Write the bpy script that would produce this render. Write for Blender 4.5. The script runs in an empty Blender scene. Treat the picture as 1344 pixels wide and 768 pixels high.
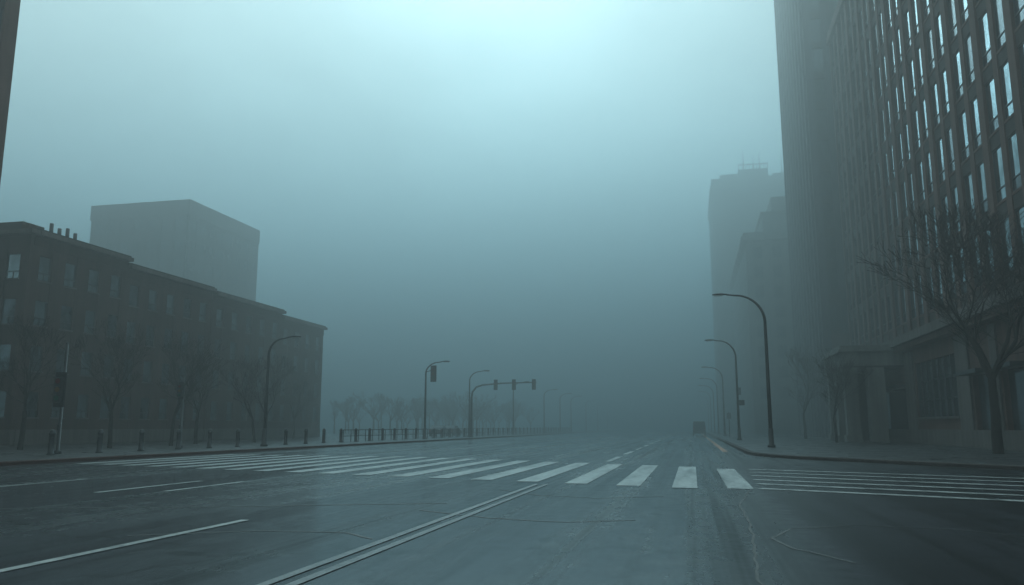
import bpy, math, random
from mathutils import Vector, Matrix, Quaternion
R = random.Random(7)
sc = bpy.context.scene
rad = math.radians
TH, PHI = rad(9.56), rad(12.6)

# ---------------------------------------------------------------- materials
def new_mat(name):
    m = bpy.data.materials.new(name); m.use_nodes = True
    nt = m.node_tree; b = nt.nodes['Principled BSDF']
    return m, nt, b
def N(nt, t, **kw):
    n = nt.nodes.new(t)
    for k, v in kw.items():
        if k in n.inputs: n.inputs[k].default_value = v
        else: setattr(n, k, v)
    return n
def coord(nt, scale=(1, 1, 1), rot=(0, 0, 0)):
    tc = nt.nodes.new('ShaderNodeTexCoord'); mp = nt.nodes.new('ShaderNodeMapping')
    mp.inputs['Scale'].default_value = scale; mp.inputs['Rotation'].default_value = rot
    nt.links.new(tc.outputs['Object'], mp.inputs['Vector']); return mp.outputs['Vector']
def noise(nt, vec, scale, detail=4, rough=.55, dist=0):
    n = N(nt, 'ShaderNodeTexNoise', Scale=scale, Detail=detail, Roughness=rough, Distortion=dist)
    nt.links.new(vec, n.inputs['Vector']); return n.outputs['Fac']
def ramp(nt, fac, stops):
    r = nt.nodes.new('ShaderNodeValToRGB'); e = r.color_ramp.elements
    while len(e) < len(stops): e.new(.5)
    for i, (p, c) in enumerate(stops):
        e[i].position = p; e[i].color = (c, c, c, 1) if isinstance(c, (int, float)) else (*c, 1)
    nt.links.new(fac, r.inputs['Fac']); return r.outputs['Color']
def mix(nt, a, b, fac, mode='MIX'):
    m = nt.nodes.new('ShaderNodeMix'); m.data_type = 'RGBA'; m.blend_type = mode
    for s, v in ((m.inputs['Factor'], fac), (m.inputs['A'], a), (m.inputs['B'], b)):
        if hasattr(v, 'links') or isinstance(v, bpy.types.NodeSocket): nt.links.new(v, s)
        elif isinstance(v, (int, float)): s.default_value = v if s.type == 'VALUE' else (v, v, v, 1)
        else: s.default_value = (*v, 1)
    return m.outputs['Result']
def bump(nt, b, h, strength=.3, dist=.02):
    n = N(nt, 'ShaderNodeBump', Strength=strength, Distance=dist)
    nt.links.new(h, n.inputs['Height']); nt.links.new(n.outputs['Normal'], b.inputs['Normal'])

def stone_mat(name, c1, c2, rough=.85, streak=True, sc_=.35):
    m, nt, b = new_mat(name)
    v = coord(nt)
    f = noise(nt, v, sc_, 6, .6)
    col = mix(nt, c1, c2, ramp(nt, f, [(.3, 0.), (.7, 1.)]))
    if streak:
        s = noise(nt, coord(nt, (1.3, 1.3, .06)), 1.5, 5, .6)
        col = mix(nt, col, ramp(nt, s, [(.35, .55), (.65, 1.1)]), .8, 'MULTIPLY')
    g = noise(nt, v, 9, 5, .6)
    col = mix(nt, col, ramp(nt, g, [(.3, .8), (.7, 1.1)]), .7, 'MULTIPLY')
    nt.links.new(col, b.inputs['Base Color']); b.inputs['Roughness'].default_value = rough
    b.inputs['Specular IOR Level'].default_value = .2
    bump(nt, b, g, .25, .02)
    return m
def plain_mat(name, c, rough=.5, metal=0., var=.25):
    m, nt, b = new_mat(name)
    f = noise(nt, coord(nt), 4, 5, .6)
    col = mix(nt, c, ramp(nt, f, [(.3, 1 - var), (.7, 1 + var)]), 1., 'MULTIPLY')
    nt.links.new(col, b.inputs['Base Color']); b.inputs['Roughness'].default_value = rough
    b.inputs['Metallic'].default_value = metal
    return m
def glass_mat(name, lo, hi, metal=.55, rough=.12, cell=(.4, .4, .25)):
    m, nt, b = new_mat(name)
    f = noise(nt, coord(nt, cell), 2.2, 3, .7)
    col = mix(nt, lo, hi, ramp(nt, f, [(.38, 0.), (.62, 1.)]))
    nt.links.new(col, b.inputs['Base Color'])
    b.inputs['Metallic'].default_value = metal; b.inputs['Roughness'].default_value = rough
    return m

M_conc = stone_mat('concrete_dark', (.075, .036, .028), (.12, .064, .052))
M_conc2 = stone_mat('concrete_tower', (.045, .045, .056), (.08, .08, .095))
M_span = stone_mat('spandrel', (.026, .018, .017), (.045, .033, .031))
M_brick = stone_mat('brick_brown', (.045, .021, .017), (.072, .038, .031))
M_trim = stone_mat('stone_trim', (.085, .07, .065), (.135, .115, .108))
M_lime = stone_mat('limestone', (.13, .12, .115), (.19, .18, .17))
M_roof = stone_mat('roofing', (.03, .03, .03), (.05, .05, .05), streak=False)
M_glass = glass_mat('window_glass', (.18, .23, .25), (.40, .48, .51), .9, .08)
M_glassm = glass_mat('window_glass_dim', (.10, .12, .13), (.22, .26, .28), .85, .15)
M_glassd = glass_mat('window_glass_dark', (.02, .025, .03), (.1, .12, .14), .5, .12)
M_metal = plain_mat('painted_steel_dark', (.008, .010, .013), .5, .2)
M_lampg = plain_mat('lamp_lens', (.45, .47, .48), .2)
M_black = plain_mat('black_plastic', (.01, .01, .012), .5)
M_bark = stone_mat('bark', (.012, .010, .009), (.024, .02, .018), .95, False, 3)
M_red = plain_mat('lens_red', (.12, .01, .01), .2); M_amb = plain_mat('lens_amber', (.15, .07, .01), .2); M_grn = plain_mat('lens_green', (.01, .08, .05), .2)
M_sign = plain_mat('sign_face', (.2, .23, .25), .4)
M_carp = plain_mat('car_paint', (.02, .023, .028), .3, .3); M_rub = plain_mat('rubber', (.02, .02, .02), .9)
M_tail = plain_mat('tail_light', (.25, .01, .01), .25)

# wet asphalt
def asphalt():
    m, nt, b = new_mat('asphalt')
    v = coord(nt)
    big = noise(nt, coord(nt, (.35, .05, 1)), 1.0, 6, .6, .6)
    tr = noise(nt, coord(nt, (1.0, .012, 1)), 1.15, 4, .65)
    tr2 = noise(nt, coord(nt, (1.0, .02, 1)), 4.2, 3, .6, .1)
    fine = noise(nt, v, 60, 4, .7)
    mid = noise(nt, v, 2.2, 7, .65)
    col = mix(nt, (.010, .012, .015), (.034, .038, .044), ramp(nt, big, [(.3, 0.), (.72, 1.)]))
    col = mix(nt, col, ramp(nt, tr, [(.38, .22), (.47, .9), (.6, 1.5)]), .95, 'MULTIPLY')
    col = mix(nt, col, ramp(nt, tr2, [(.36, .5), (.46, 1.), (.62, 1.3)]), .8, 'MULTIPLY')
    col = mix(nt, col, ramp(nt, mid, [(.3, .6), (.7, 1.3)]), .8, 'MULTIPLY')
    col = mix(nt, col, ramp(nt, fine, [(.3, .6), (.7, 1.4)]), .6, 'MULTIPLY')
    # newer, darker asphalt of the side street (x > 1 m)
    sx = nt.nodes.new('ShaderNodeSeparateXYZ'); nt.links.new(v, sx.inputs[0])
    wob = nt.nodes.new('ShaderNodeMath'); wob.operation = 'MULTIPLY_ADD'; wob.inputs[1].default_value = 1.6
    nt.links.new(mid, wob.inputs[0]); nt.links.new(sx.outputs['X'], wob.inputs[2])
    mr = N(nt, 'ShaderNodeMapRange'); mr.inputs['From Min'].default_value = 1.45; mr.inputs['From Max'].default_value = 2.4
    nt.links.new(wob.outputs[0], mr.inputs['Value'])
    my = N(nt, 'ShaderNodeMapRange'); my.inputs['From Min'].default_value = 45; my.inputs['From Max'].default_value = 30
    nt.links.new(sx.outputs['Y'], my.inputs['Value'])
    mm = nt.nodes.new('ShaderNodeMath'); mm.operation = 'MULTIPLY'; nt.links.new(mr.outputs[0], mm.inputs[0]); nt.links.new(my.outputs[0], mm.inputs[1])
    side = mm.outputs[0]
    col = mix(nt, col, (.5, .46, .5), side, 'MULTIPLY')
    vo = N(nt, 'ShaderNodeTexVoronoi', Scale=.16, feature='DISTANCE_TO_EDGE')
    nz = N(nt, 'ShaderNodeTexNoise', Scale=.8, Detail=6.0)
    nt.links.new(v, nz.inputs['Vector'])
    va = nt.nodes.new('ShaderNodeVectorMath'); va.operation = 'MULTIPLY_ADD'
    va.inputs[1].default_value = (2.2, 2.2, 0)
    nt.links.new(nz.outputs['Color'], va.inputs[0]); nt.links.new(v, va.inputs[2])
    nt.links.new(va.outputs[0], vo.inputs['Vector'])
    cr = ramp(nt, vo.outputs['Distance'], [(.0, .2), (.004, .3), (.009, 1.)])
    col = mix(nt, col, cr, .85, 'MULTIPLY')
    nt.links.new(col, b.inputs['Base Color'])
    rr = ramp(nt, big, [(.3, .30), (.5, .22), (.72, .14)])
    rr = mix(nt, rr, ramp(nt, tr, [(.38, 1.5), (.5, 1.), (.6, .8)]), .9, 'MULTIPLY')
    rr = mix(nt, rr, ramp(nt, mid, [(.3, 1.3), (.7, .75)]), .7, 'MULTIPLY')
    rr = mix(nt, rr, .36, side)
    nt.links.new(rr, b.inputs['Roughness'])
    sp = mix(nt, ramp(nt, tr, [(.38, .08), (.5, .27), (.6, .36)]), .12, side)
    nt.links.new(sp, b.inputs['Specular IOR Level'])
    h = mix(nt, fine, mid, .35)
    bump(nt, b, h, .12, .004)
    return m
M_asph = asphalt()
def paint(name, c, lo=.42):
    m, nt, b = new_mat(name)
    v = coord(nt)
    w = noise(nt, v, 5, 8, .75); w2 = noise(nt, coord(nt, (1, .15, 1)), 2.2, 4, .6)
    f = mix(nt, w, w2, .45)
    col = mix(nt, (.025, .03, .035), c, ramp(nt, f, [(lo, .15), (lo + .17, 1.)]))
    nt.links.new(col, b.inputs['Base Color']); b.inputs['Roughness'].default_value = .4
    b.inputs['Specular IOR Level'].default_value = .25
    bump(nt, b, noise(nt, v, 60, 3), .15, .005)
    return m
M_paint = paint('road_paint_white', (.30, .32, .32), .385); M_paint2 = paint('road_paint_worn', (.13, .137, .142), .42)
M_yel = paint('road_paint_orange', (.4, .16, .07), .36)
M_tar = plain_mat('tar', (.004, .004, .005), .6)
def pave(name, c1, c2):
    m, nt, b = new_mat(name)
    v = coord(nt)
    br = N(nt, 'ShaderNodeTexBrick', Scale=1.0)
    br.offset = 0.0
    br.inputs['Mortar Size'].default_value = .012; br.inputs['Brick Width'].default_value = 1.2; br.inputs['Row Height'].default_value = 1.2
    br.inputs['Color1'].default_value = (*c1, 1); br.inputs['Color2'].default_value = (*c2, 1); br.inputs['Mortar'].default_value = (.012, .012, .012, 1)
    nt.links.new(v, br.inputs['Vector'])
    f = noise(nt, v, .7, 7, .65)
    col = mix(nt, br.outputs['Color'], ramp(nt, f, [(.3, .55), (.7, 1.2)]), .9, 'MULTIPLY')
    nt.links.new(col, b.inputs['Base Color'])
    nt.links.new(ramp(nt, f, [(.35, .25), (.65, .5)]), b.inputs['Roughness'])
    b.inputs['Specular IOR Level'].default_value = .18
    bump(nt, b, noise(nt, v, 25, 5), .15, .006)
    return m
M_pave = pave('paving', (.022, .022, .025), (.032, .031, .032))
M_kerb = stone_mat('kerb_stone', (.035, .028, .027), (.055, .046, .044), .8, False, 1.5)
M_kerbr = stone_mat('kerb_brown', (.035, .011, .009), (.055, .021, .016), .8, False, 1.5)
M_gnd = stone_mat('earth', (.03, .03, .028), (.05, .047, .043), .95, False, .1)

# ---------------------------------------------------------------- mesh helper
class MB:
    def __init__(s): s.v = []; s.f = []; s.mi = []; s.mats = []; s.sm = []
    def m(s, mat):
        if mat not in s.mats: s.mats.append(mat)
        return s.mats.index(mat)
    def box(s, x0, x1, y0, y1, z0, z1, mat, taper=0):
        if x0 > x1: x0, x1 = x1, x0
        if y0 > y1: y0, y1 = y1, y0
        i = len(s.v); t = taper
        s.v += [(x0, y0, z0), (x1, y0, z0), (x1, y1, z0), (x0, y1, z0), (x0 + t, y0 + t, z1), (x1 - t, y0 + t, z1), (x1 - t, y1 - t, z1), (x0 + t, y1 - t, z1)]
        for q in ((0, 3, 2, 1), (4, 5, 6, 7), (0, 1, 5, 4), (1, 2, 6, 5), (2, 3, 7, 6), (3, 0, 4, 7)):
            s.f.append(tuple(i + k for k in q)); s.mi.append(s.m(mat)); s.sm.append(False)
    def poly(s, pts, mat):
        i = len(s.v); s.v += [tuple(p) for p in pts]; s.f.append(tuple(range(i, i + len(pts)))); s.mi.append(s.m(mat)); s.sm.append(False)
    def tube(s, path, radii, mat, seg=8, cap=True):
        path = [Vector(p) for p in path]; n = len(path); i0 = len(s.v); mi = s.m(mat)
        up = None
        for k, p in enumerate(path):
            d = (path[min(k + 1, n - 1)] - path[max(k - 1, 0)]).normalized()
            if up is None:
                up = Vector((1, 0, 0)) if abs(d.x) < .8 else Vector((0, 1, 0))
            a = (up - d * up.dot(d)).normalized(); up = a; b = d.cross(a)
            for j in range(seg):
                t = 2 * math.pi * j / seg
                q = p + (a * math.cos(t) + b * math.sin(t)) * radii[k]; s.v.append(tuple(q))
        for k in range(n - 1):
            for j in range(seg):
                a0 = i0 + k * seg + j; a1 = i0 + k * seg + (j + 1) % seg
                s.f.append((a0, a1, a1 + seg, a0 + seg)); s.mi.append(mi); s.sm.append(True)
        if cap:
            s.f.append(tuple(i0 + j for j in reversed(range(seg)))); s.mi.append(mi); s.sm.append(False)
            s.f.append(tuple(i0 + (n - 1) * seg + j for j in range(seg))); s.mi.append(mi); s.sm.append(False)
    def obj(s, name, loc=(0, 0, 0), rz=0):
        me = bpy.data.meshes.new(name); me.from_pydata(s.v, [], s.f)
        for m in s.mats: me.materials.append(m)
        me.polygons.foreach_set('material_index', s.mi); me.polygons.foreach_set('use_smooth', s.sm)
        me.update()
        o = bpy.data.objects.new(name, me); o.location = loc; o.rotation_euler = (0, 0, rz)
        sc.collection.objects.link(o); return o
def inst(o, name, loc, rz=0, s=1):
    c = bpy.data.objects.new(name, o.data); c.location = loc; c.rotation_euler = (0, 0, rz); c.scale = (s, s, s)
    sc.collection.objects.link(c); return c

# facade: wall skin made of piers + spandrels with real recessed windows
def facade(mb, axis, plane, sgn, u0, u1, z0, z1, cols, rows, ww, wh, sill, mat, glass, depth=.3, mat2=None, frame=None, sills=False, base=0, bar=True, gd=.12):
    def B(ua, ub, za, zb, pa, pb, mt):
        a = plane + sgn * pa; b = plane + sgn * pb
        if axis == 'x': mb.box(a, b, ua, ub, za, zb, mt)
        else: mb.box(ua, ub, a, b, za, zb, mt)
    mat2 = mat2 or mat
    cw = (u1 - u0) / cols; rh = (z1 - z0) / rows; pw = (cw - ww)
    B(u0, u0 + pw / 2, z0, z1, -depth, 0, mat); B(u1 - pw / 2, u1, z0, z1, -depth, 0, mat)
    for c in range(1, cols): B(u0 + c * cw - pw / 2, u0 + c * cw + pw / 2, z0, z1, -depth, 0, mat)
    for c in range(cols):
        a = u0 + c * cw + pw / 2; b = a + ww
        for r in range(rows):
            zb = z0 + r * rh
            B(a, b, zb, zb + sill, -depth, -.03, mat2)
            if sill + wh < rh - .01: B(a, b, zb + sill + wh, zb + rh, -depth, -.03, mat2)
            g = glass
            if glass is M_glassm and R.random() < .3: g = M_glassd
            B(a, b, zb + sill, zb + sill + wh, -depth, -gd, g)
            if bar:
                fm = frame or M_metal
                B(a, b, zb + sill + wh * .28, zb + sill + wh * .28 + .06, -gd, -gd + .04, fm)
                B((a + b) / 2 - .025, (a + b) / 2 + .025, zb + sill, zb + sill + wh * .28, -gd, -gd + .035, fm)
            if sills: B(a - .08, b + .08, zb + sill - .1, zb + sill, -.029, .06, M_trim)

# ---------------------------------------------------------------- ground, road, pavements
mb = MB(); mb.poly([(-3000, -3000, -.012), (3000, -3000, -.012), (3000, 3000, -.012), (-3000, 3000, -.012)], M_gnd); mb.obj('ground')
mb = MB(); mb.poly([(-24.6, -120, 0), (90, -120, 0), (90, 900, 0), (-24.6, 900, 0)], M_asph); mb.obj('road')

def kerb_and_pave(line, close, side, kname, pname, kmat):
    n = len(line); inner = []
    for i in range(n):
        p = Vector(line[i]); a = Vector(line[max(i - 1, 0)]); b = Vector(line[min(i + 1, n - 1)])
        d = (b - a).normalized(); nrm = Vector((-d.y, d.x)) * side
        inner.append(p + nrm * .28)
    k = MB(); h = .14
    for i in range(n - 1):
        p, q = line[i], line[i + 1]; pi, qi = inner[i], inner[i + 1]
        o1 = Vector(p).lerp(pi, .1); o2 = Vector(q).lerp(qi, .1)
        k.poly([(p[0], p[1], -.01), (q[0], q[1], -.01), (q[0], q[1], h - .025), (p[0], p[1], h - .025)], kmat)
        k.poly([(p[0], p[1], h - .025), (q[0], q[1], h - .025), (o2.x, o2.y, h), (o1.x, o1.y, h)], kmat)
        k.poly([(o1.x, o1.y, h), (o2.x, o2.y, h), (qi.x, qi.y, h), (pi.x, pi.y, h)], kmat)
        k.poly([(pi.x, pi.y, h), (qi.x, qi.y, h), (qi.x, qi.y, 0), (pi.x, pi.y, 0)], kmat)
    k.obj(kname)
    pv = MB(); pv.poly([(p.x, p.y, h - .006) for p in inner] + [(c[0], c[1], h - .006) for c in close], M_pave)
    o = pv.obj(pname)
    import bmesh
    bm = bmesh.new(); bm.from_mesh(o.data); bmesh.ops.triangulate(bm, faces=bm.faces[:])
    for f in bm.faces:
        if f.normal.z < 0: f.normal_flip()
    bm.to_mesh(o.data); bm.free()
rl = [(2.7, 900), (2.7, 300), (2.7, 120), (2.7, 60), (2.7, 45), (2.78, 43.2), (2.95, 41.6), (3.3, 40), (3.65, 38.9), (4.1, 37.9), (4.7, 36.9), (5.4, 35.9), (7.3, 33.4), (10.3, 29.6), (14, 25), (40, -6), (80, -54)]
kerb_and_pave(rl, [(400, -54), (400, 900)], 1, 'kerb', 'pavement', M_kerb)
ll = [(-24.5, -100), (-24.5, 0), (-24.5, 60), (-24.5, 200), (-24.5, 900)]
kerb_and_pave(ll, [(-400, 900), (-400, -100)], 1, 'kerb', 'pavement', M_kerbr)

# ---------------------------------------------------------------- markings
Z1 = .008
def strip(m, pts, w, mat, z=Z1):
    for i in range(len(pts) - 1):
        p = Vector(pts[i]); q = Vector(pts[i + 1])
        d0 = (Vector(pts[i + 1]) - Vector(pts[max(i - 1, 0)])).normalized(); d1 = (Vector(pts[min(i + 2, len(pts) - 1)]) - p).normalized()
        n0 = Vector((-d0.y, d0.x)) * w / 2; n1 = Vector((-d1.y, d1.x)) * w / 2
        m.poly([(p.x + n0.x, p.y + n0.y, z), (p.x - n0.x, p.y - n0.y, z), (q.x - n1.x, q.y - n1.y, z), (q.x + n1.x, q.y + n1.y, z)], mat)
mk = MB()
x = 1.02
k = 0
while x > -23.6:
    y0 = 19.2 - x * .33; y1 = 29.3 - x * .55
    if x < -13: y1 = 29.3 + 13 * .55 - (x + 13) * .1
    if k == 0: y0, y1 = 19.3, 28.2
    strip(mk, [(x, y0), (x, y1)], .58, M_paint)
    x -= 1.33 if k else 1.25; k += 1
mk.obj('zebra_crossing')
mk = MB()
d = Vector((.9, -.42)).normalized()
for (sx, sy, w) in ((1.75, 28.1, .34), (1.7, 26.3, .3), (1.62, 24.5, .34), (1.55, 22.7, .34), (1.5, 21.1, .34), (1.45, 19.5, .34)):
    strip(mk, [(sx, sy), (sx + d.x * 22, sy + d.y * 22)], w, M_paint)
mk.obj('zebra_crossing')
mk = MB()
for xx in (-3.55, -3.80): strip(mk, [(xx, -20), (xx, 19.8)], .11, M_paint2)
y = 33
while y < 330:
    strip(mk, [(-3.4, y), (-3.4, y + 5.5)], .22, M_paint); y += 8.5
for (xx, a, b, w) in ((-6.67, 3.6, 11.3, .14), (-6.67, -8, -1, .14), (-12.55, 15.2, 19, .15), (-11.3, 15.8, 19, .15), (-16, 15, 19, .15), (-20, 14, 18.5, .15)):
    strip(mk, [(xx, a), (xx, b)], w, M_paint)
y = 44
while y < 300:
    for xx in (-9.5, -15.5): strip(mk, [(xx, y), (xx, y + 3)], .14, M_paint2)
    y += 9
mk.obj('lane_marking')
mk = MB(); strip(mk, [(1.75, 47), (1.75, 110), (1.75, 260)], .3, M_yel); mk.obj('edge_line')
def seam(pts, w, name='tar_seam'):
    out = []
    for i in range(len(pts) - 1):
        a = Vector(pts[i]); b = Vector(pts[i + 1]); n = max(2, int((b - a).length / .25))
        for j in range(n):
            p = a.lerp(b, j / n); out.append((p.x + R.uniform(-.025, .025), p.y + R.uniform(-.025, .025)))
    out.append(pts[-1])
    m = MB(); strip(m, out, w, M_tar, .004); m.obj(name)
seam([(.6, 5), (.55, 8), (.75, 12), (.8, 15.5), (1.2, 19)], .035)
seam([(1.6, 9.2), (1.1, 10.1), (.95, 11), (1.3, 12), (2.2, 12.6), (3.4, 12.4), (4.4, 11.6)], .05)
seam([(-4.6, 13.3), (-3.2, 12.4), (-1.9, 12.1), (-.9, 12.6)], .06)
seam([(-7.2, 9.4), (-5.8, 10.2), (-4.6, 10.3), (-4.0, 9.8)], .05)
seam([(-.6, 16.9), (-1.9, 16.2), (-3.1, 16.6), (-4.3, 17.9)], .05)
seam([(-19, 9.6), (-12, 11.8), (-7.8, 13.2), (-4.5, 14.6)], .07)

# ---------------------------------------------------------------- buildings
# right office block (near)
b = MB(); X0, Ya, Yb = 17., 34., 91.6; LZ = 8.1; TZ = 45.6
b.box(X0 + .4, 42, Ya, Yb, 0, TZ - .3, M_conc)
bays = 12; bw = (Yb - Ya) / bays; rows = 9; rh = (TZ - 1.0 - (LZ + .6)) / rows
for i in range(bays + 1):
    yc = Ya + i * bw; b.box(X0 - .1, X0 + .4, max(Ya, yc - .45), min(Yb, yc + .45), LZ + .3, TZ - .8, M_conc)
for i in range(bays):
    a = Ya + i * bw + .45; e = Ya + (i + 1) * bw - .45; mid = (a + e) / 2
    b.box(X0 - .03, X0 + .4, mid - .33, mid + .33, LZ + .3, TZ - .8, M_conc)
    for (p, q) in ((a, mid - .33), (mid + .33, e)):
        for r in range(rows):
            z = LZ + .6 + r * rh
            b.box(X0 + .03, X0 + .4, p, q, z, z + .95, M_span)
            b.box(X0 - .01, X0 + .03, p, q, z + .8, z + .95, M_conc)
            g = M_glass if R.random() > .12 else M_glassd
            b.box(X0 + .12, X0 + .396, p + .002, q - .002, z + 1.7, z + rh, g)
            b.box(X0 + .12, X0 + .396, p + .002, q - .002, z + .95, z + 1.7, M_glassd if R.random() < .6 else g)
            for f0, f1 in ((p, p + .05), (q - .05, q)): b.box(X0 + .08, X0 + .12, f0, f1, z + .95, z + rh, M_metal)
            b.box(X0 + .08, X0 + .12, p + .05, q - .05, z + 1.67, z + 1.74, M_metal)
            b.box(X0 + .08, X0 + .12, p + .05, q - .05, z + .95, z + 1.02, M_metal)
            b.box(X0 + .08, X0 + .12, p + .05, q - .05, z + rh - .07, z + rh, M_metal)
b.box(X0 - .3, X0 + .6, Ya - .2, Yb + .2, TZ - .8, TZ, M_conc); b.box(X0 - .2, 42, Ya - .1, Yb + .1, TZ, TZ + .5, M_conc)
# podium
b.box(X0 - 1.0, X0 + .41, Ya - .3, Yb + .1, LZ - .35, LZ + .3, M_trim); b.box(X0 - .7, X0 + .41, Ya - .2, Yb, LZ - .75, LZ - .35, M_conc)
b.box(X0 - .2, X0 + .4, Ya, Yb, 0, 1.2, M_trim)
segs = [(34, 36.5, 'w'), (36.5, 44, 'g'), (44, 46, 'w'), (46, 49.5, 'd'), (49.5, 51.2, 'w'), (51.2, 54.4, 'd'), (54.4, 57.4, 'w'), (57.4, 67.2, 'g'), (67.2, 70.3, 'w'), (70.3, 80, 'd'), (80, 82, 'w'), (82, 89, 'g'), (89, 91.6, 'w')]
for (p, q, t) in segs:
    if t == 'w':
        b.box(X0, X0 + .4, p, q, 1.2, LZ - .75, M_conc)
        b.box(X0 - .12, X0, p + .3, q - .3, 1.2, LZ - .9, M_trim)
    elif t == 'g':
        b.box(X0, X0 + .4, p, q, 1.2, 2.1, M_conc); b.box(X0, X0 + .4, p, q, 6.2, LZ - .75, M_conc)
        b.box(X0 + .2, X0 + .396, p, q, 2.1, 6.2, M_glass)
        n = max(3, int((q - p) / 1.3))
        for i in range(n + 1):
            yy = p + (q - p) * i / n; b.box(X0 + .08, X0 + .2, max(p, yy - .09), min(q, yy + .09), 2.1, 6.2, M_metal)
        b.box(X0 + .12, X0 + .195, p, q, 4.7, 4.85, M_metal); b.box(X0 + .12, X0 + .195, p, q, 3.3, 3.4, M_metal)
        b.box(X0 - .15, X0, p - .1, q + .1, 1.95, 2.1, M_trim)
    else:
        b.box(X0, X0 + .4, p, q, 4.6, LZ - .75, M_conc)
        b.box(X0 + .3, X0 + .396, p, q, 1.2, 4.6, M_glassd)
        b.box(X0 - .9, X0, p - .2, q + .2, 4.5, 4.75, M_metal)
# porch
PX, PY0, PY1 = 12.3, 70.4, 79.5
b.box(PX, X0 - .01, PY0, PY1, 6.35, 7.5, M_lime); b.box(PX - .3, X0 - .01, PY0 - .3, PY1 + .3, 7.5, 7.72, M_lime)
b.box(PX - .15, X0 - .01, PY0 - .15, PY1 + .15, 7.72, 8.02, M_lime); b.box(PX + .1, X0 - .01, PY0 + .1, PY1 - .1, 6.2, 6.35, M_span)
for (cx, cy) in ((PX + .6, PY0 + .6), (PX + .6, PY1 - .6), (PX + .6, (PY0 + PY1) / 2)):
    b.box(cx - .5, cx + .5, cy - .5, cy + .5, .7, 5.8, M_lime); b.box(cx - .62, cx + .62, cy - .62, cy + .62, .1, .7, M_lime); b.box(cx - .62, cx + .62, cy - .62, cy + .62, 5.8, 6.2, M_lime)
b.box(14.2, 15.5, PY0 + .1, PY0 + 1.2, .1, 6.2, M_lime)
b.box(13.6, X0 - .01, PY1 - .6, PY1 - .3, .1, 6.2, M_span)
b.obj('office_building')

# tall tower
b = MB(); b.box(15.4, 40, 97.8, 121, 0, 139, M_conc2)
facade(b, 'x', 15., -1, 97.8, 121, 12, 138, 9, 32, 1.25, 3.0, .7, M_conc2, M_glassm, .4, M_span, bar=False)
facade(b, 'y', 97.4, -1, 15.4, 40, 12, 138, 10, 32, 1.2, 3.0, .7, M_conc2, M_glassd, .4, M_span, bar=False, gd=.2)
for i in range(10):
    yy = 97.8 + i * 23.2 / 9; b.box(14.75, 15., max(97.4, yy - .35), min(121, yy + .35), 0, 139.5, M_conc2)
for i in range(0, 11, 2):
    xx = 15.4 + i * 2.46; b.box(max(15.0, xx - .5), xx + .5, 96.7, 97.4, 0, 139.5, M_conc2)
b.box(15., 15.4, 97.8, 121, 0, 12, M_conc); b.box(15., 40, 97.4, 97.8, 0, 12, M_conc)
b.obj('skyscraper')

# cornice building mid-distance right
b = MB(); b.box(10.3, 32, 138.3, 188, 0, 32.6, M_lime)
facade(b, 'x', 10., -1, 138.3, 188, 5, 32, 14, 8, 1.5, 2.0, .9, M_lime, M_glassd, .3, bar=False)
facade(b, 'y', 138., -1, 10.3, 32, 5, 32, 7, 8, 1.5, 2.0, .9, M_lime, M_glassd, .3, bar=False)
b.box(10, 10.3, 138.3, 188, 0, 5, M_trim); b.box(10, 32, 138, 138.3, 0, 5, M_trim)
b.box(9.2, 33, 137.2, 189, 32.6, 33.3, M_lime); b.box(9.6, 32.6, 137.6, 188.6, 33.3, 34, M_lime)
b.box(13.2, 30, 141, 175, 34, 37.8, M_lime); b.box(12.9, 30.3, 140.7, 175.3, 37.8, 38.3, M_trim)
b.box(15, 28, 143, 168, 38.3, 41.5, M_lime)
b.obj('limestone_building')

# far tower
b = MB(); b.box(7.3, 29, 205.3, 238, 0, 63.5, M_conc2)
facade(b, 'x', 7., -1, 205.3, 238, 4, 62, 10, 16, 1.6, 2., .9, M_conc2, M_glassd, .3, bar=False)
facade(b, 'y', 205., -1, 7.3, 29, 4, 62, 8, 16, 1.5, 2., .9, M_conc2, M_glassd, .3, bar=False)
b.box(6.6, 29.4, 204.6, 238.4, 62, 62.8, M_conc2); b.box(7, 29, 205, 238, 62.8, 64.6, M_conc2)
b.box(14, 21.5, 208, 222, 64.6, 67.6, M_conc2); b.box(9.3, 13.6, 207, 214, 64.6, 66.2, M_conc2)
for i in range(9): b.tube([(14.2 + i * .9, 208.2, 67.6), (14.2 + i * .9, 208.2, 69)], [.1, .1], M_metal, 5)
b.box(14, 21.6, 208.1, 208.3, 68.8, 69.05, M_metal)
for (xx, hh) in ((15.5, 73), (18, 71.5), (19.5, 72), (25, 71)): b.tube([(xx, 209, 64), (xx, 209, hh)], [.2, .1], M_metal, 5)
b.box(22.5, 26.5, 207, 213, 64.6, 65.8, M_conc2)
b.obj('apartment_tower')

# left brick row
b = MB()
secs = [(46.3, 56, 15.25, -45.), (56, 68.2, 14.75, -45.15), (68.2, 81.7, 14.45, -45.), (81.7, 92.6, 13.9, -45.15)]
for (p, q, H, xp) in secs:
    b.box(-66, xp - .35, p, q, 0, H - .5, M_brick)
    n = max(3, round((q - p) / 2.5))
    facade(b, 'x', xp, 1, p, q, 1.2, H - 1.2, n, 4, 1.15, 1.75, .85, M_brick, M_glassm, .35, sills=True)
    b.box(xp - .35, xp + .06, p, q, 0, 1.2, M_trim)
    b.box(xp - .35, xp + .05, p, q, H - 1.2, H - .45, M_brick)
    b.box(xp - .6, xp + .55, p + .02, q - .02, H - .45, H - .15, M_trim); b.box(-66, xp + .3, p + .03, q - .03, H - .15, H + .02, M_roof)
    b.box(xp - 1.2, xp - .6, p, p + .7, H, H + .45, M_brick)
facade(b, 'y', 46., -1, -66, -45., 1.2, 14.05, 8, 4, 1.15, 1.75, .85, M_brick, M_glassm, .3, sills=True)
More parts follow.
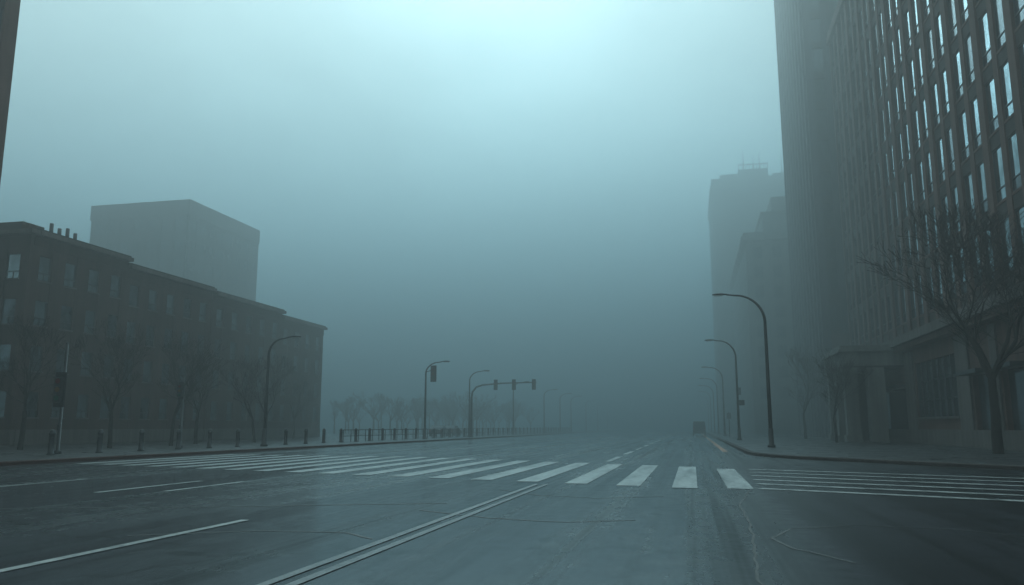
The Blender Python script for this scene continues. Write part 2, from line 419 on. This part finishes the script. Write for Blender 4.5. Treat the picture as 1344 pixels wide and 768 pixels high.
b.box(-66, -45, 45.97, 46.3, 0, 1.2, M_trim); b.box(-66, -45, 46., 46.3, 14.05, 14.8, M_brick); b.box(-66.3, -44.5, 45.5, 46.3, 14.8, 15.1, M_trim)
b.box(-50.5, -47.8, 48, 50, 15.2, 16.4, M_roof)
for i in range(4): b.tube([(-46.6, 49.4 + i * .8, 15.2), (-46.6, 49.4 + i * .8, 16.5 - (i % 2) * .2)], [.14, .14], M_metal, 8)
b.obj('brick_apartment_building')

# big pale block behind
b = MB(); b.box(-98.7, -80.3, 113.3, 135, 0, 38.2, M_conc2)
facade(b, 'x', -80., 1, 113.3, 135, 2, 36, 8, 10, 1.5, 1.7, 1., M_conc2, M_glassd, .3, bar=False)
facade(b, 'y', 113., -1, -98.7, -80.3, 2, 36, 7, 10, 1.5, 1.7, 1., M_conc2, M_glassd, .3, bar=False)
b.box(-98.9, -79.9, 112.9, 135.1, 36, 38.6, M_conc2); b.obj('concrete_block_building')

# near left tower edge
b = MB(); b.box(-58, -34.3, 8, 32.2, 0, 60, M_conc)
facade(b, 'x', -34., 1, 8, 32.2, 4, 58, 9, 14, 1.5, 2.6, .7, M_conc, M_glassd, .3, M_span)
facade(b, 'y', 32.5, 1, -58, -34., 4, 58, 9, 14, 1.5, 2.6, .7, M_conc, M_glassd, .3, M_span)
b.box(-34.3, -34, 8, 32.2, 0, 4, M_conc); b.box(-58, -34, 32.2, 32.5, 0, 4, M_conc); b.box(-58.2, -33.6, 7.8, 32.9, 58, 60.3, M_conc)
b.obj('corner_office_tower')

# ---------------------------------------------------------------- street lamps
def lamp(H, reach, rise, r0=.11, side=1, banner=None):
    m = MB()
    m.tube([(0, 0, 0), (0, 0, .12), (0, 0, .16), (0, 0, 1.1), (0, 0, 1.16)], [.24, .24, .17, .15, r0], M_metal, 12)
    path = [(0, 0, 1.1), (0, 0, (H - rise) * .5), (0, 0, H - rise)]; rr = [r0, r0 * .9, r0 * .75]
    for i in range(1, 11):
        t = i / 10 * math.pi / 2
        path.append((side * (reach * .62) * (1 - math.cos(t)), 0, H - rise + (rise - .12) * math.sin(t))); rr.append(r0 * (.75 - .03 * i))
    path.append((side * reach * .8, 0, H - .05)); rr.append(r0 * .42)
    m.tube(path, rr, M_metal, 10)
    a = side * reach * .78; e = side * (reach * .78 + .95)
    segs_ = 8; prof = [(0, .06, .05), (.12, .10, .07), (.35, .17, .1), (.65, .19, .1), (.88, .14, .07), (1, .03, .02)]
    i0 = len(m.v); mi = m.m(M_metal)
    for (t, w, h) in prof:
        cx = a + (e - a) * t; cz = H - .04
        for j in range(segs_):
            an = 2 * math.pi * j / segs_; m.v.append((cx, w * math.cos(an), cz + h * math.sin(an) * (1 if math.sin(an) > 0 else .5)))
    for k2 in range(len(prof) - 1):
        for j in range(segs_):
            p = i0 + k2 * segs_ + j; q = i0 + k2 * segs_ + (j + 1) % segs_; m.f.append((p, q, q + segs_, p + segs_)); m.mi.append(mi); m.sm.append(True)
    m.box(a + side * .28, a + side * .82, -.12, .12, H - .12, H - .082, M_lampg)
    return m
L1 = lamp(9.75, 2.9, 1.9, .125, -1)
o1 = L1.obj('street_lamp', (4.75, 52.7, .13))
L2 = lamp(9.7, 2.5, 1.8, .12, -1)
L2.box(-.05, .35, -.05, .05, 4.3, 5.0, M_sign); L2.box(.12, .62, -.08, .02, 3.3, 3.8, M_black)
o2 = L2.obj('street_lamp', (4.35, 80.5, .13))
L3 = lamp(9.6, 2.5, 1.8, .12, -1); o3 = L3.obj('street_lamp', (4.35, 116, .13))
for y in (143, 168, 196, 228): inst(o3, 'street_lamp', (4.35, y, .13))
LL = lamp(7.2, 1.75, 1.2, .11, 1); LL.obj('street_lamp', (-27.5, 48.4, .13))
LM = lamp(8.3, 2.2, 1.3, .11, 1); o4 = LM.obj('street_lamp', (-27.5, 98.3, .13))
for y in (124, 151, 170, 186, 213, 240, 268, 300): inst(o4, 'street_lamp', (-27.5, y, .13))

def signal(m, cx, cy, cz, s=1., fy=-1):
    m.box(cx - .28 * s, cx + .28 * s, cy + .02, cy + .05, cz - .75 * s, cz + .75 * s, M_black)
    m.box(cx - .17 * s, cx + .17 * s, cy - .16, cy + .019, cz - .55 * s, cz + .55 * s, M_black)
    for k3, mm in enumerate((M_red, M_amb, M_grn)):
        z = cz + (.36 - .36 * k3) * s
        m.tube([(cx, cy - .161, z), (cx, cy - .18, z)], [.12 * s, .11 * s], mm, 12)
        m.box(cx - .14 * s, cx + .14 * s, cy - .34, cy - .162, z + .13 * s, z + .15 * s, M_black)
LS = lamp(8.1, 2.2, 1.3, .12, 1); LS.tube([(0, 0, 7.0), (.7, 0, 7.15)], [.04, .04], M_metal, 6); signal(LS, .85, -.05, 6.8, 1.15)
LS.obj('street_lamp', (-27.4, 80.7, .13))
m = MB(); m.tube([(0, 0, 0), (0, 0, .2)], [.25, .25], M_metal, 10)
m.tube([(0, 0, .1), (0, 0, 4.8), (.12, 0, 5.5), (.6, 0, 6.1), (1.4, 0, 6.35), (4, 0, 6.55), (8.2, 0, 6.6)], [.15, .13, .12, .11, .1, .08, .06], M_metal, 10)
for xx in (3.1, 5.4, 7.9): signal(m, xx, -.15, 6.35, .85)
m.box(-.3, .1, -.2, .12, 2.2, 2.9, M_black)
m.obj('traffic_light', (-26.6, 96, .13))
def post(H, zb, s=1.):
    m = MB(); m.tube([(0, 0, 0), (0, 0, .15), (0, 0, .16), (0, 0, H)], [.18, .18, .085, .07], M_metal, 10); m.tube([(0, 0, H), (0, 0, H + .08)], [.07, .02], M_metal, 8)
    signal(m, .0, -.22, zb, s); m.box(-.35, -.1, -.1, .1, zb - .3, zb + .3, M_black); m.box(-.06, .06, -.1, 0, 1.1, 1.35, M_black)
    return m
post(5.2, 3.0, 1.1).obj('traffic_light', (-29.2, 32.6, .13))
post(4.3, 3.4, .7).obj('traffic_light', (-30, 43, .13))
def signpost(H, kind):
    m = MB(); m.tube([(0, 0, 0), (0, 0, H)], [.035, .035], M_metal, 8)
    if kind: m.tube([(0, -.05, H - .35), (0, -.08, H - .35)], [.32, .32], M_sign, 20)
    else: m.box(-.25, .25, -.07, -.04, H - .8, H - .1, M_sign)
    return m
signpost(3.0, 0).obj('traffic_sign', (4.3, 100, .13))

# bollards
m = MB(); m.tube([(0, 0, 0), (0, 0, .06), (0, 0, .07), (0, 0, .9), (0, 0, .92), (0, 0, .98), (0, 0, 1.0), (0, 0, 1.08), (0, 0, 1.13)], [.17, .17, .13, .12, .14, .14, .115, .11, .04], M_metal, 12)
m.tube([(0, 0, .74), (0, 0, .8)], [.127, .126], M_black, 12)
ob = m.obj('bollard', (-28.5, 34.5, .13))
y = 28.3
while y < 190:
    if abs(y - 34.5) > .5: inst(ob, 'bollard', (-28.5 + R.uniform(-.03, .03), y, .13), R.uniform(0, 6))
    y += 3.1
m = MB(); y = 62
while y < 190:
    m.tube([(0, y, 0), (0, y, 1.0)], [.035, .035], M_metal, 6, False); y += 1.55
m.tube([(0, 62, 1.), (0, 190, 1.)], [.035, .035], M_metal, 6); m.tube([(0, 62, .5), (0, 190, .5)], [.025, .025], M_metal, 6)
m.obj('railing', (-28.1, 0, .13))

# ---------------------------------------------------------------- trees
def tree(H, seed, depth=6, spread=.55, trunk=.16, twig=.006, clear=.28):
    rr = random.Random(seed); m = MB()
    def br(p, d, L, r, lev):
        n = 4 if lev < 2 else 3
        pts = [p]; rads = [r]; q = p.copy(); dd = d.copy(); r1 = max(twig, r * (.62 if lev else .7))
        for k in range(n):
            dd = (dd + Vector((rr.uniform(-1, 1), rr.uniform(-1, 1), rr.uniform(-.35, .6))) * (.06 if lev == 0 else .16)).normalized()
            q = q + dd * L / n; pts.append(q.copy()); rads.append(r + (r1 - r) * (k + 1) / n)
        m.tube(pts, rads, M_bark, (10, 7, 5, 4, 3, 3, 3, 3)[lev], False)
        if lev >= depth: return
        kids = rr.choice([2, 3]) if lev else rr.choice([3, 4])
        for c in range(kids):
            ax = Vector((rr.uniform(-1, 1), rr.uniform(-1, 1), rr.uniform(-.1, .5))).normalized()
            nd = (dd + ax * rr.uniform(spread * .7, spread * 1.35)).normalized()
            if nd.z < -.1: nd.z = abs(nd.z) * .3
            br(q, nd, L * rr.uniform(.66, .86) if lev else L * rr.uniform(.62, .8), r1 * rr.uniform(.6, .82), lev + 1)
        if lev >= 1:
            for c in range(rr.choice([1, 2])):
                k = rr.randint(1, n - 1); ax = Vector((rr.uniform(-1, 1), rr.uniform(-1, 1), rr.uniform(-.2, .5))).normalized()
                br(pts[k], (dd * .6 + ax).normalized(), L * .55, rads[k] * .45, lev + 2 if lev + 2 <= depth else depth)
    br(Vector((0, 0, -.05)), Vector((0, 0, 1)), H * clear, trunk, 0)
    return m
tree(13.2, 5, 7, .6, .26, .013, .27).obj('bare_tree', (14.0, 42.3, .13))
tree(10.5, 11, 6, .5, .17, .014, .26).obj('bare_tree', (11.6, 90, .13))
tree(7.6, 12, 6, .5, .13, .012, .27).obj('bare_tree', (11.4, 70, .13))
ta = tree(7.8, 21, 6, .5, .14, .009, .28).obj('bare_tree', (-34, 42, .13))
tb = tree(7.2, 22, 6, .5, .13, .009, .28).obj('bare_tree', (-34, 47.8, .13))
tc = tree(8.4, 23, 6, .55, .15, .009, .26).obj('bare_tree', (-36.5, 38, .13))
for (xx, yy, s, src, rz) in ((-36, 53.5, 1., ta, 2), (-35, 60, .95, tb, 4), (-38, 67, 1.05, tc, 1), (-41, 78, .9, ta, 5)):
    inst(src, 'bare_tree', (xx, yy, .13), rz, s)
far = [tree(9.0, 31 + i, 5, .6, .17, .012, .22) for i in range(3)]
m = MB()
for i in range(64):
    t = far[i % 3]; xx = R.uniform(-66, -37); yy = R.uniform(122, 215); s = R.uniform(.85, 1.3); a = R.uniform(0, 6.3); ca, sa = math.cos(a) * s, math.sin(a) * s
    i0 = len(m.v); m.v += [(v[0] * ca - v[1] * sa + xx, v[0] * sa + v[1] * ca + yy, v[2] * s + .13) for v in t.v]
    m.f += [tuple(k + i0 for k in f) for f in t.f]; m.mi += [m.m(M_bark)] * len(t.f); m.sm += t.sm
m.obj('distant_trees')

# ---------------------------------------------------------------- vehicles
def vehicle(L, W, H, prof, win, name, loc, rz):
    m = MB(); hw = W / 2
    n = len(prof)
    def hwz(z): return hw * (1 - max(0, (z - H * .5)) / H * .28)
    i0 = len(m.v)
    for s in (-1, 1):
        for (y, z) in prof: m.v.append((s * hwz(z), y, z))
    mi = m.m(M_carp)
    m.f.append(tuple(i0 + k for k in range(n))); m.mi.append(mi); m.sm.append(False)
    m.f.append(tuple(i0 + n + k for k in reversed(range(n)))); m.mi.append(mi); m.sm.append(False)
    for k in range(n):
        a, b2 = i0 + k, i0 + (k + 1) % n; m.f.append((a, a + n, b2 + n, b2)); m.mi.append(mi); m.sm.append(False)
    for (y0, z0, y1, z1) in win['fb']:
        d = Vector((0, z1 - z0, -(y1 - y0))).normalized() * .01
        for sg in (1, -1):
            m.poly([(-hwz(z0) * .86, y0 + d.y * sg, z0 + d.z * sg), (hwz(z0) * .86, y0 + d.y * sg, z0 + d.z * sg), (hwz(z1) * .86, y1 + d.y * sg, z1 + d.z * sg), (-hwz(z1) * .86, y1 + d.y * sg, z1 + d.z * sg)], M_glassd)
    for q in win['side']:
        for s in (-1, 1): m.poly([(s * (hwz(z) + .008), y, z) for (y, z) in q], M_glassd)
    for s in (-1, 1):
        for y in (-L * .31, L * .31):
            m.tube([(s * (hw - .2), y, .33), (s * (hw + .015), y, .33)], [.33, .33], M_rub, 18); m.tube([(s * (hw + .016), y, .33), (s * (hw + .03), y, .33)], [.19, .17], M_sign, 12)
        m.box(s * hw * .72, s * hw * .95, -L / 2 - .02, -L / 2 + .05, H * .42, H * .6, M_tail); m.box(s * hw * .62, s * hw * .9, L / 2 - .05, L / 2 + .02, .65, .8, M_lampg)
    m.box(-hw * .95, hw * .95, -L / 2 - .08, -L / 2 + .04, .35, .55, M_black); m.box(-hw * .95, hw * .95, L / 2 - .04, L / 2 + .08, .35, .55, M_black)
    m.box(-.26, .26, -L / 2 - .03, -L / 2 - .001, .62, .74, M_sign)
    m.obj(name, loc, rz)
vehicle(4.9, 1.95, 2.2, [(-2.45, .35), (2.45, .35), (2.45, .95), (1.75, 1.15), (1.1, 2.1), (.8, 2.2), (-2.2, 2.2), (-2.4, 2.05)],
        dict(fb=[(1.68, 1.24, 1.16, 2.0), (-2.42, 1.3, -2.405, 1.95)], side=[[(1.4, 1.25), (.95, 1.95), (.3, 1.95), (.3, 1.25)], [(.1, 1.25), (.1, 1.95), (-2., 1.95), (-2., 1.25)]]), 'parked_van', (1.0, 130, .0), 0)
carp = [(-2.2, .3), (2.2, .3), (2.22, .68), (1.2, .88), (.5, 1.4), (-1., 1.42), (-1.75, .98), (-2.2, .9)]
carw = dict(fb=[(1.12, .93, .55, 1.36), (-1.66, 1.02, -1.06, 1.37)], side=[[(.95, .93), (.42, 1.34), (-.2, 1.35), (-.2, .93)], [(-.3, .93), (-.3, 1.35), (-.95, 1.35), (-1.45, .98)]])
vehicle(4.4, 1.8, 1.42, carp, carw, 'parked_car', (-33, 103, .13), .1)
vehicle(4.4, 1.8, 1.42, carp, carw, 'parked_car', (-34, 112, .13), 0)

# ---------------------------------------------------------------- fog volumes (thin fog near, denser bank further down the street)
def fog(name, dens, absd, box):
    mf = bpy.data.materials.new(name); mf.use_nodes = True; nt = mf.node_tree; nt.nodes.clear()
    out = nt.nodes.new('ShaderNodeOutputMaterial')
    vs = N(nt, 'ShaderNodeVolumeScatter', Density=dens, Anisotropy=.5); vs.inputs['Color'].default_value = (1., 1., 1., 1)
    va = N(nt, 'ShaderNodeVolumeAbsorption', Density=absd); va.inputs['Color'].default_value = (.0, .72, .98, 1)
    ad = nt.nodes.new('ShaderNodeAddShader'); nt.links.new(vs.outputs[0], ad.inputs[0]); nt.links.new(va.outputs[0], ad.inputs[1])
    nt.links.new(ad.outputs[0], out.inputs['Volume'])
    m = MB(); m.box(*box, mf); return m.obj(name)
fog('fog', .0036, .0009, (-1200, 1200, -1200, 63.99, -2, 78))
fog('fog_bank', .0130, .0030, (-1200, 1200, 64, 1200, -2, 78))

# ---------------------------------------------------------------- world, sun
w = bpy.data.worlds.new('World'); sc.world = w; w.use_nodes = True; nt = w.node_tree; nt.nodes.clear()
out = nt.nodes.new('ShaderNodeOutputWorld'); bg = nt.nodes.new('ShaderNodeBackground'); bg.inputs['Strength'].default_value = .15
sky = nt.nodes.new('ShaderNodeTexSky'); sky.sky_type = 'NISHITA'; sky.sun_disc = False; sky.sun_elevation = rad(36); sky.sun_rotation = -PHI
sky.dust_density = 2.0; sky.air_density = 1.0
hs = nt.nodes.new('ShaderNodeHueSaturation'); hs.inputs['Saturation'].default_value = .1; nt.links.new(sky.outputs[0], hs.inputs['Color'])
t = mix(nt, hs.outputs['Color'], (4.6, 4.6, 4.6), .78)       # overcast layer over the clear sky
v = coord(nt, (1, 1, 2.2))
cl = noise(nt, v, 2.2, 5, .5, .4)
t = mix(nt, t, ramp(nt, cl, [(.3, .66), (.7, 1.0)]), 1., 'MULTIPLY')
t = mix(nt, t, (1.28, 1.62, 1.60), 1., 'MULTIPLY')
nt.links.new(t, bg.inputs['Color']); nt.links.new(bg.outputs[0], out.inputs['Surface'])
sl = bpy.data.lights.new('sun', 'SUN'); sl.energy = 2.4; sl.angle = rad(40); sl.color = (.79, 1., 1.)
so = bpy.data.objects.new('sun', sl); sc.collection.objects.link(so)
el = rad(36); sd = Vector((-math.sin(PHI) * math.cos(el), math.cos(PHI) * math.cos(el), math.sin(el)))
so.rotation_euler = (-sd).to_track_quat('-Z', 'Y').to_euler(); so.location = (0, 0, 200)

# ---------------------------------------------------------------- camera
cd = bpy.data.cameras.new('camera'); cd.sensor_width = 36; cd.lens = 28; cd.clip_end = 6000; cd.clip_start = .05
co = bpy.data.objects.new('camera', cd); sc.collection.objects.link(co); co.location = (0, 0, 1.4)
co.rotation_euler = (math.pi / 2 + TH, 0, PHI); sc.camera = co
sc.view_settings.view_transform = 'Standard'; sc.view_settings.look = 'None'; sc.view_settings.exposure = 0
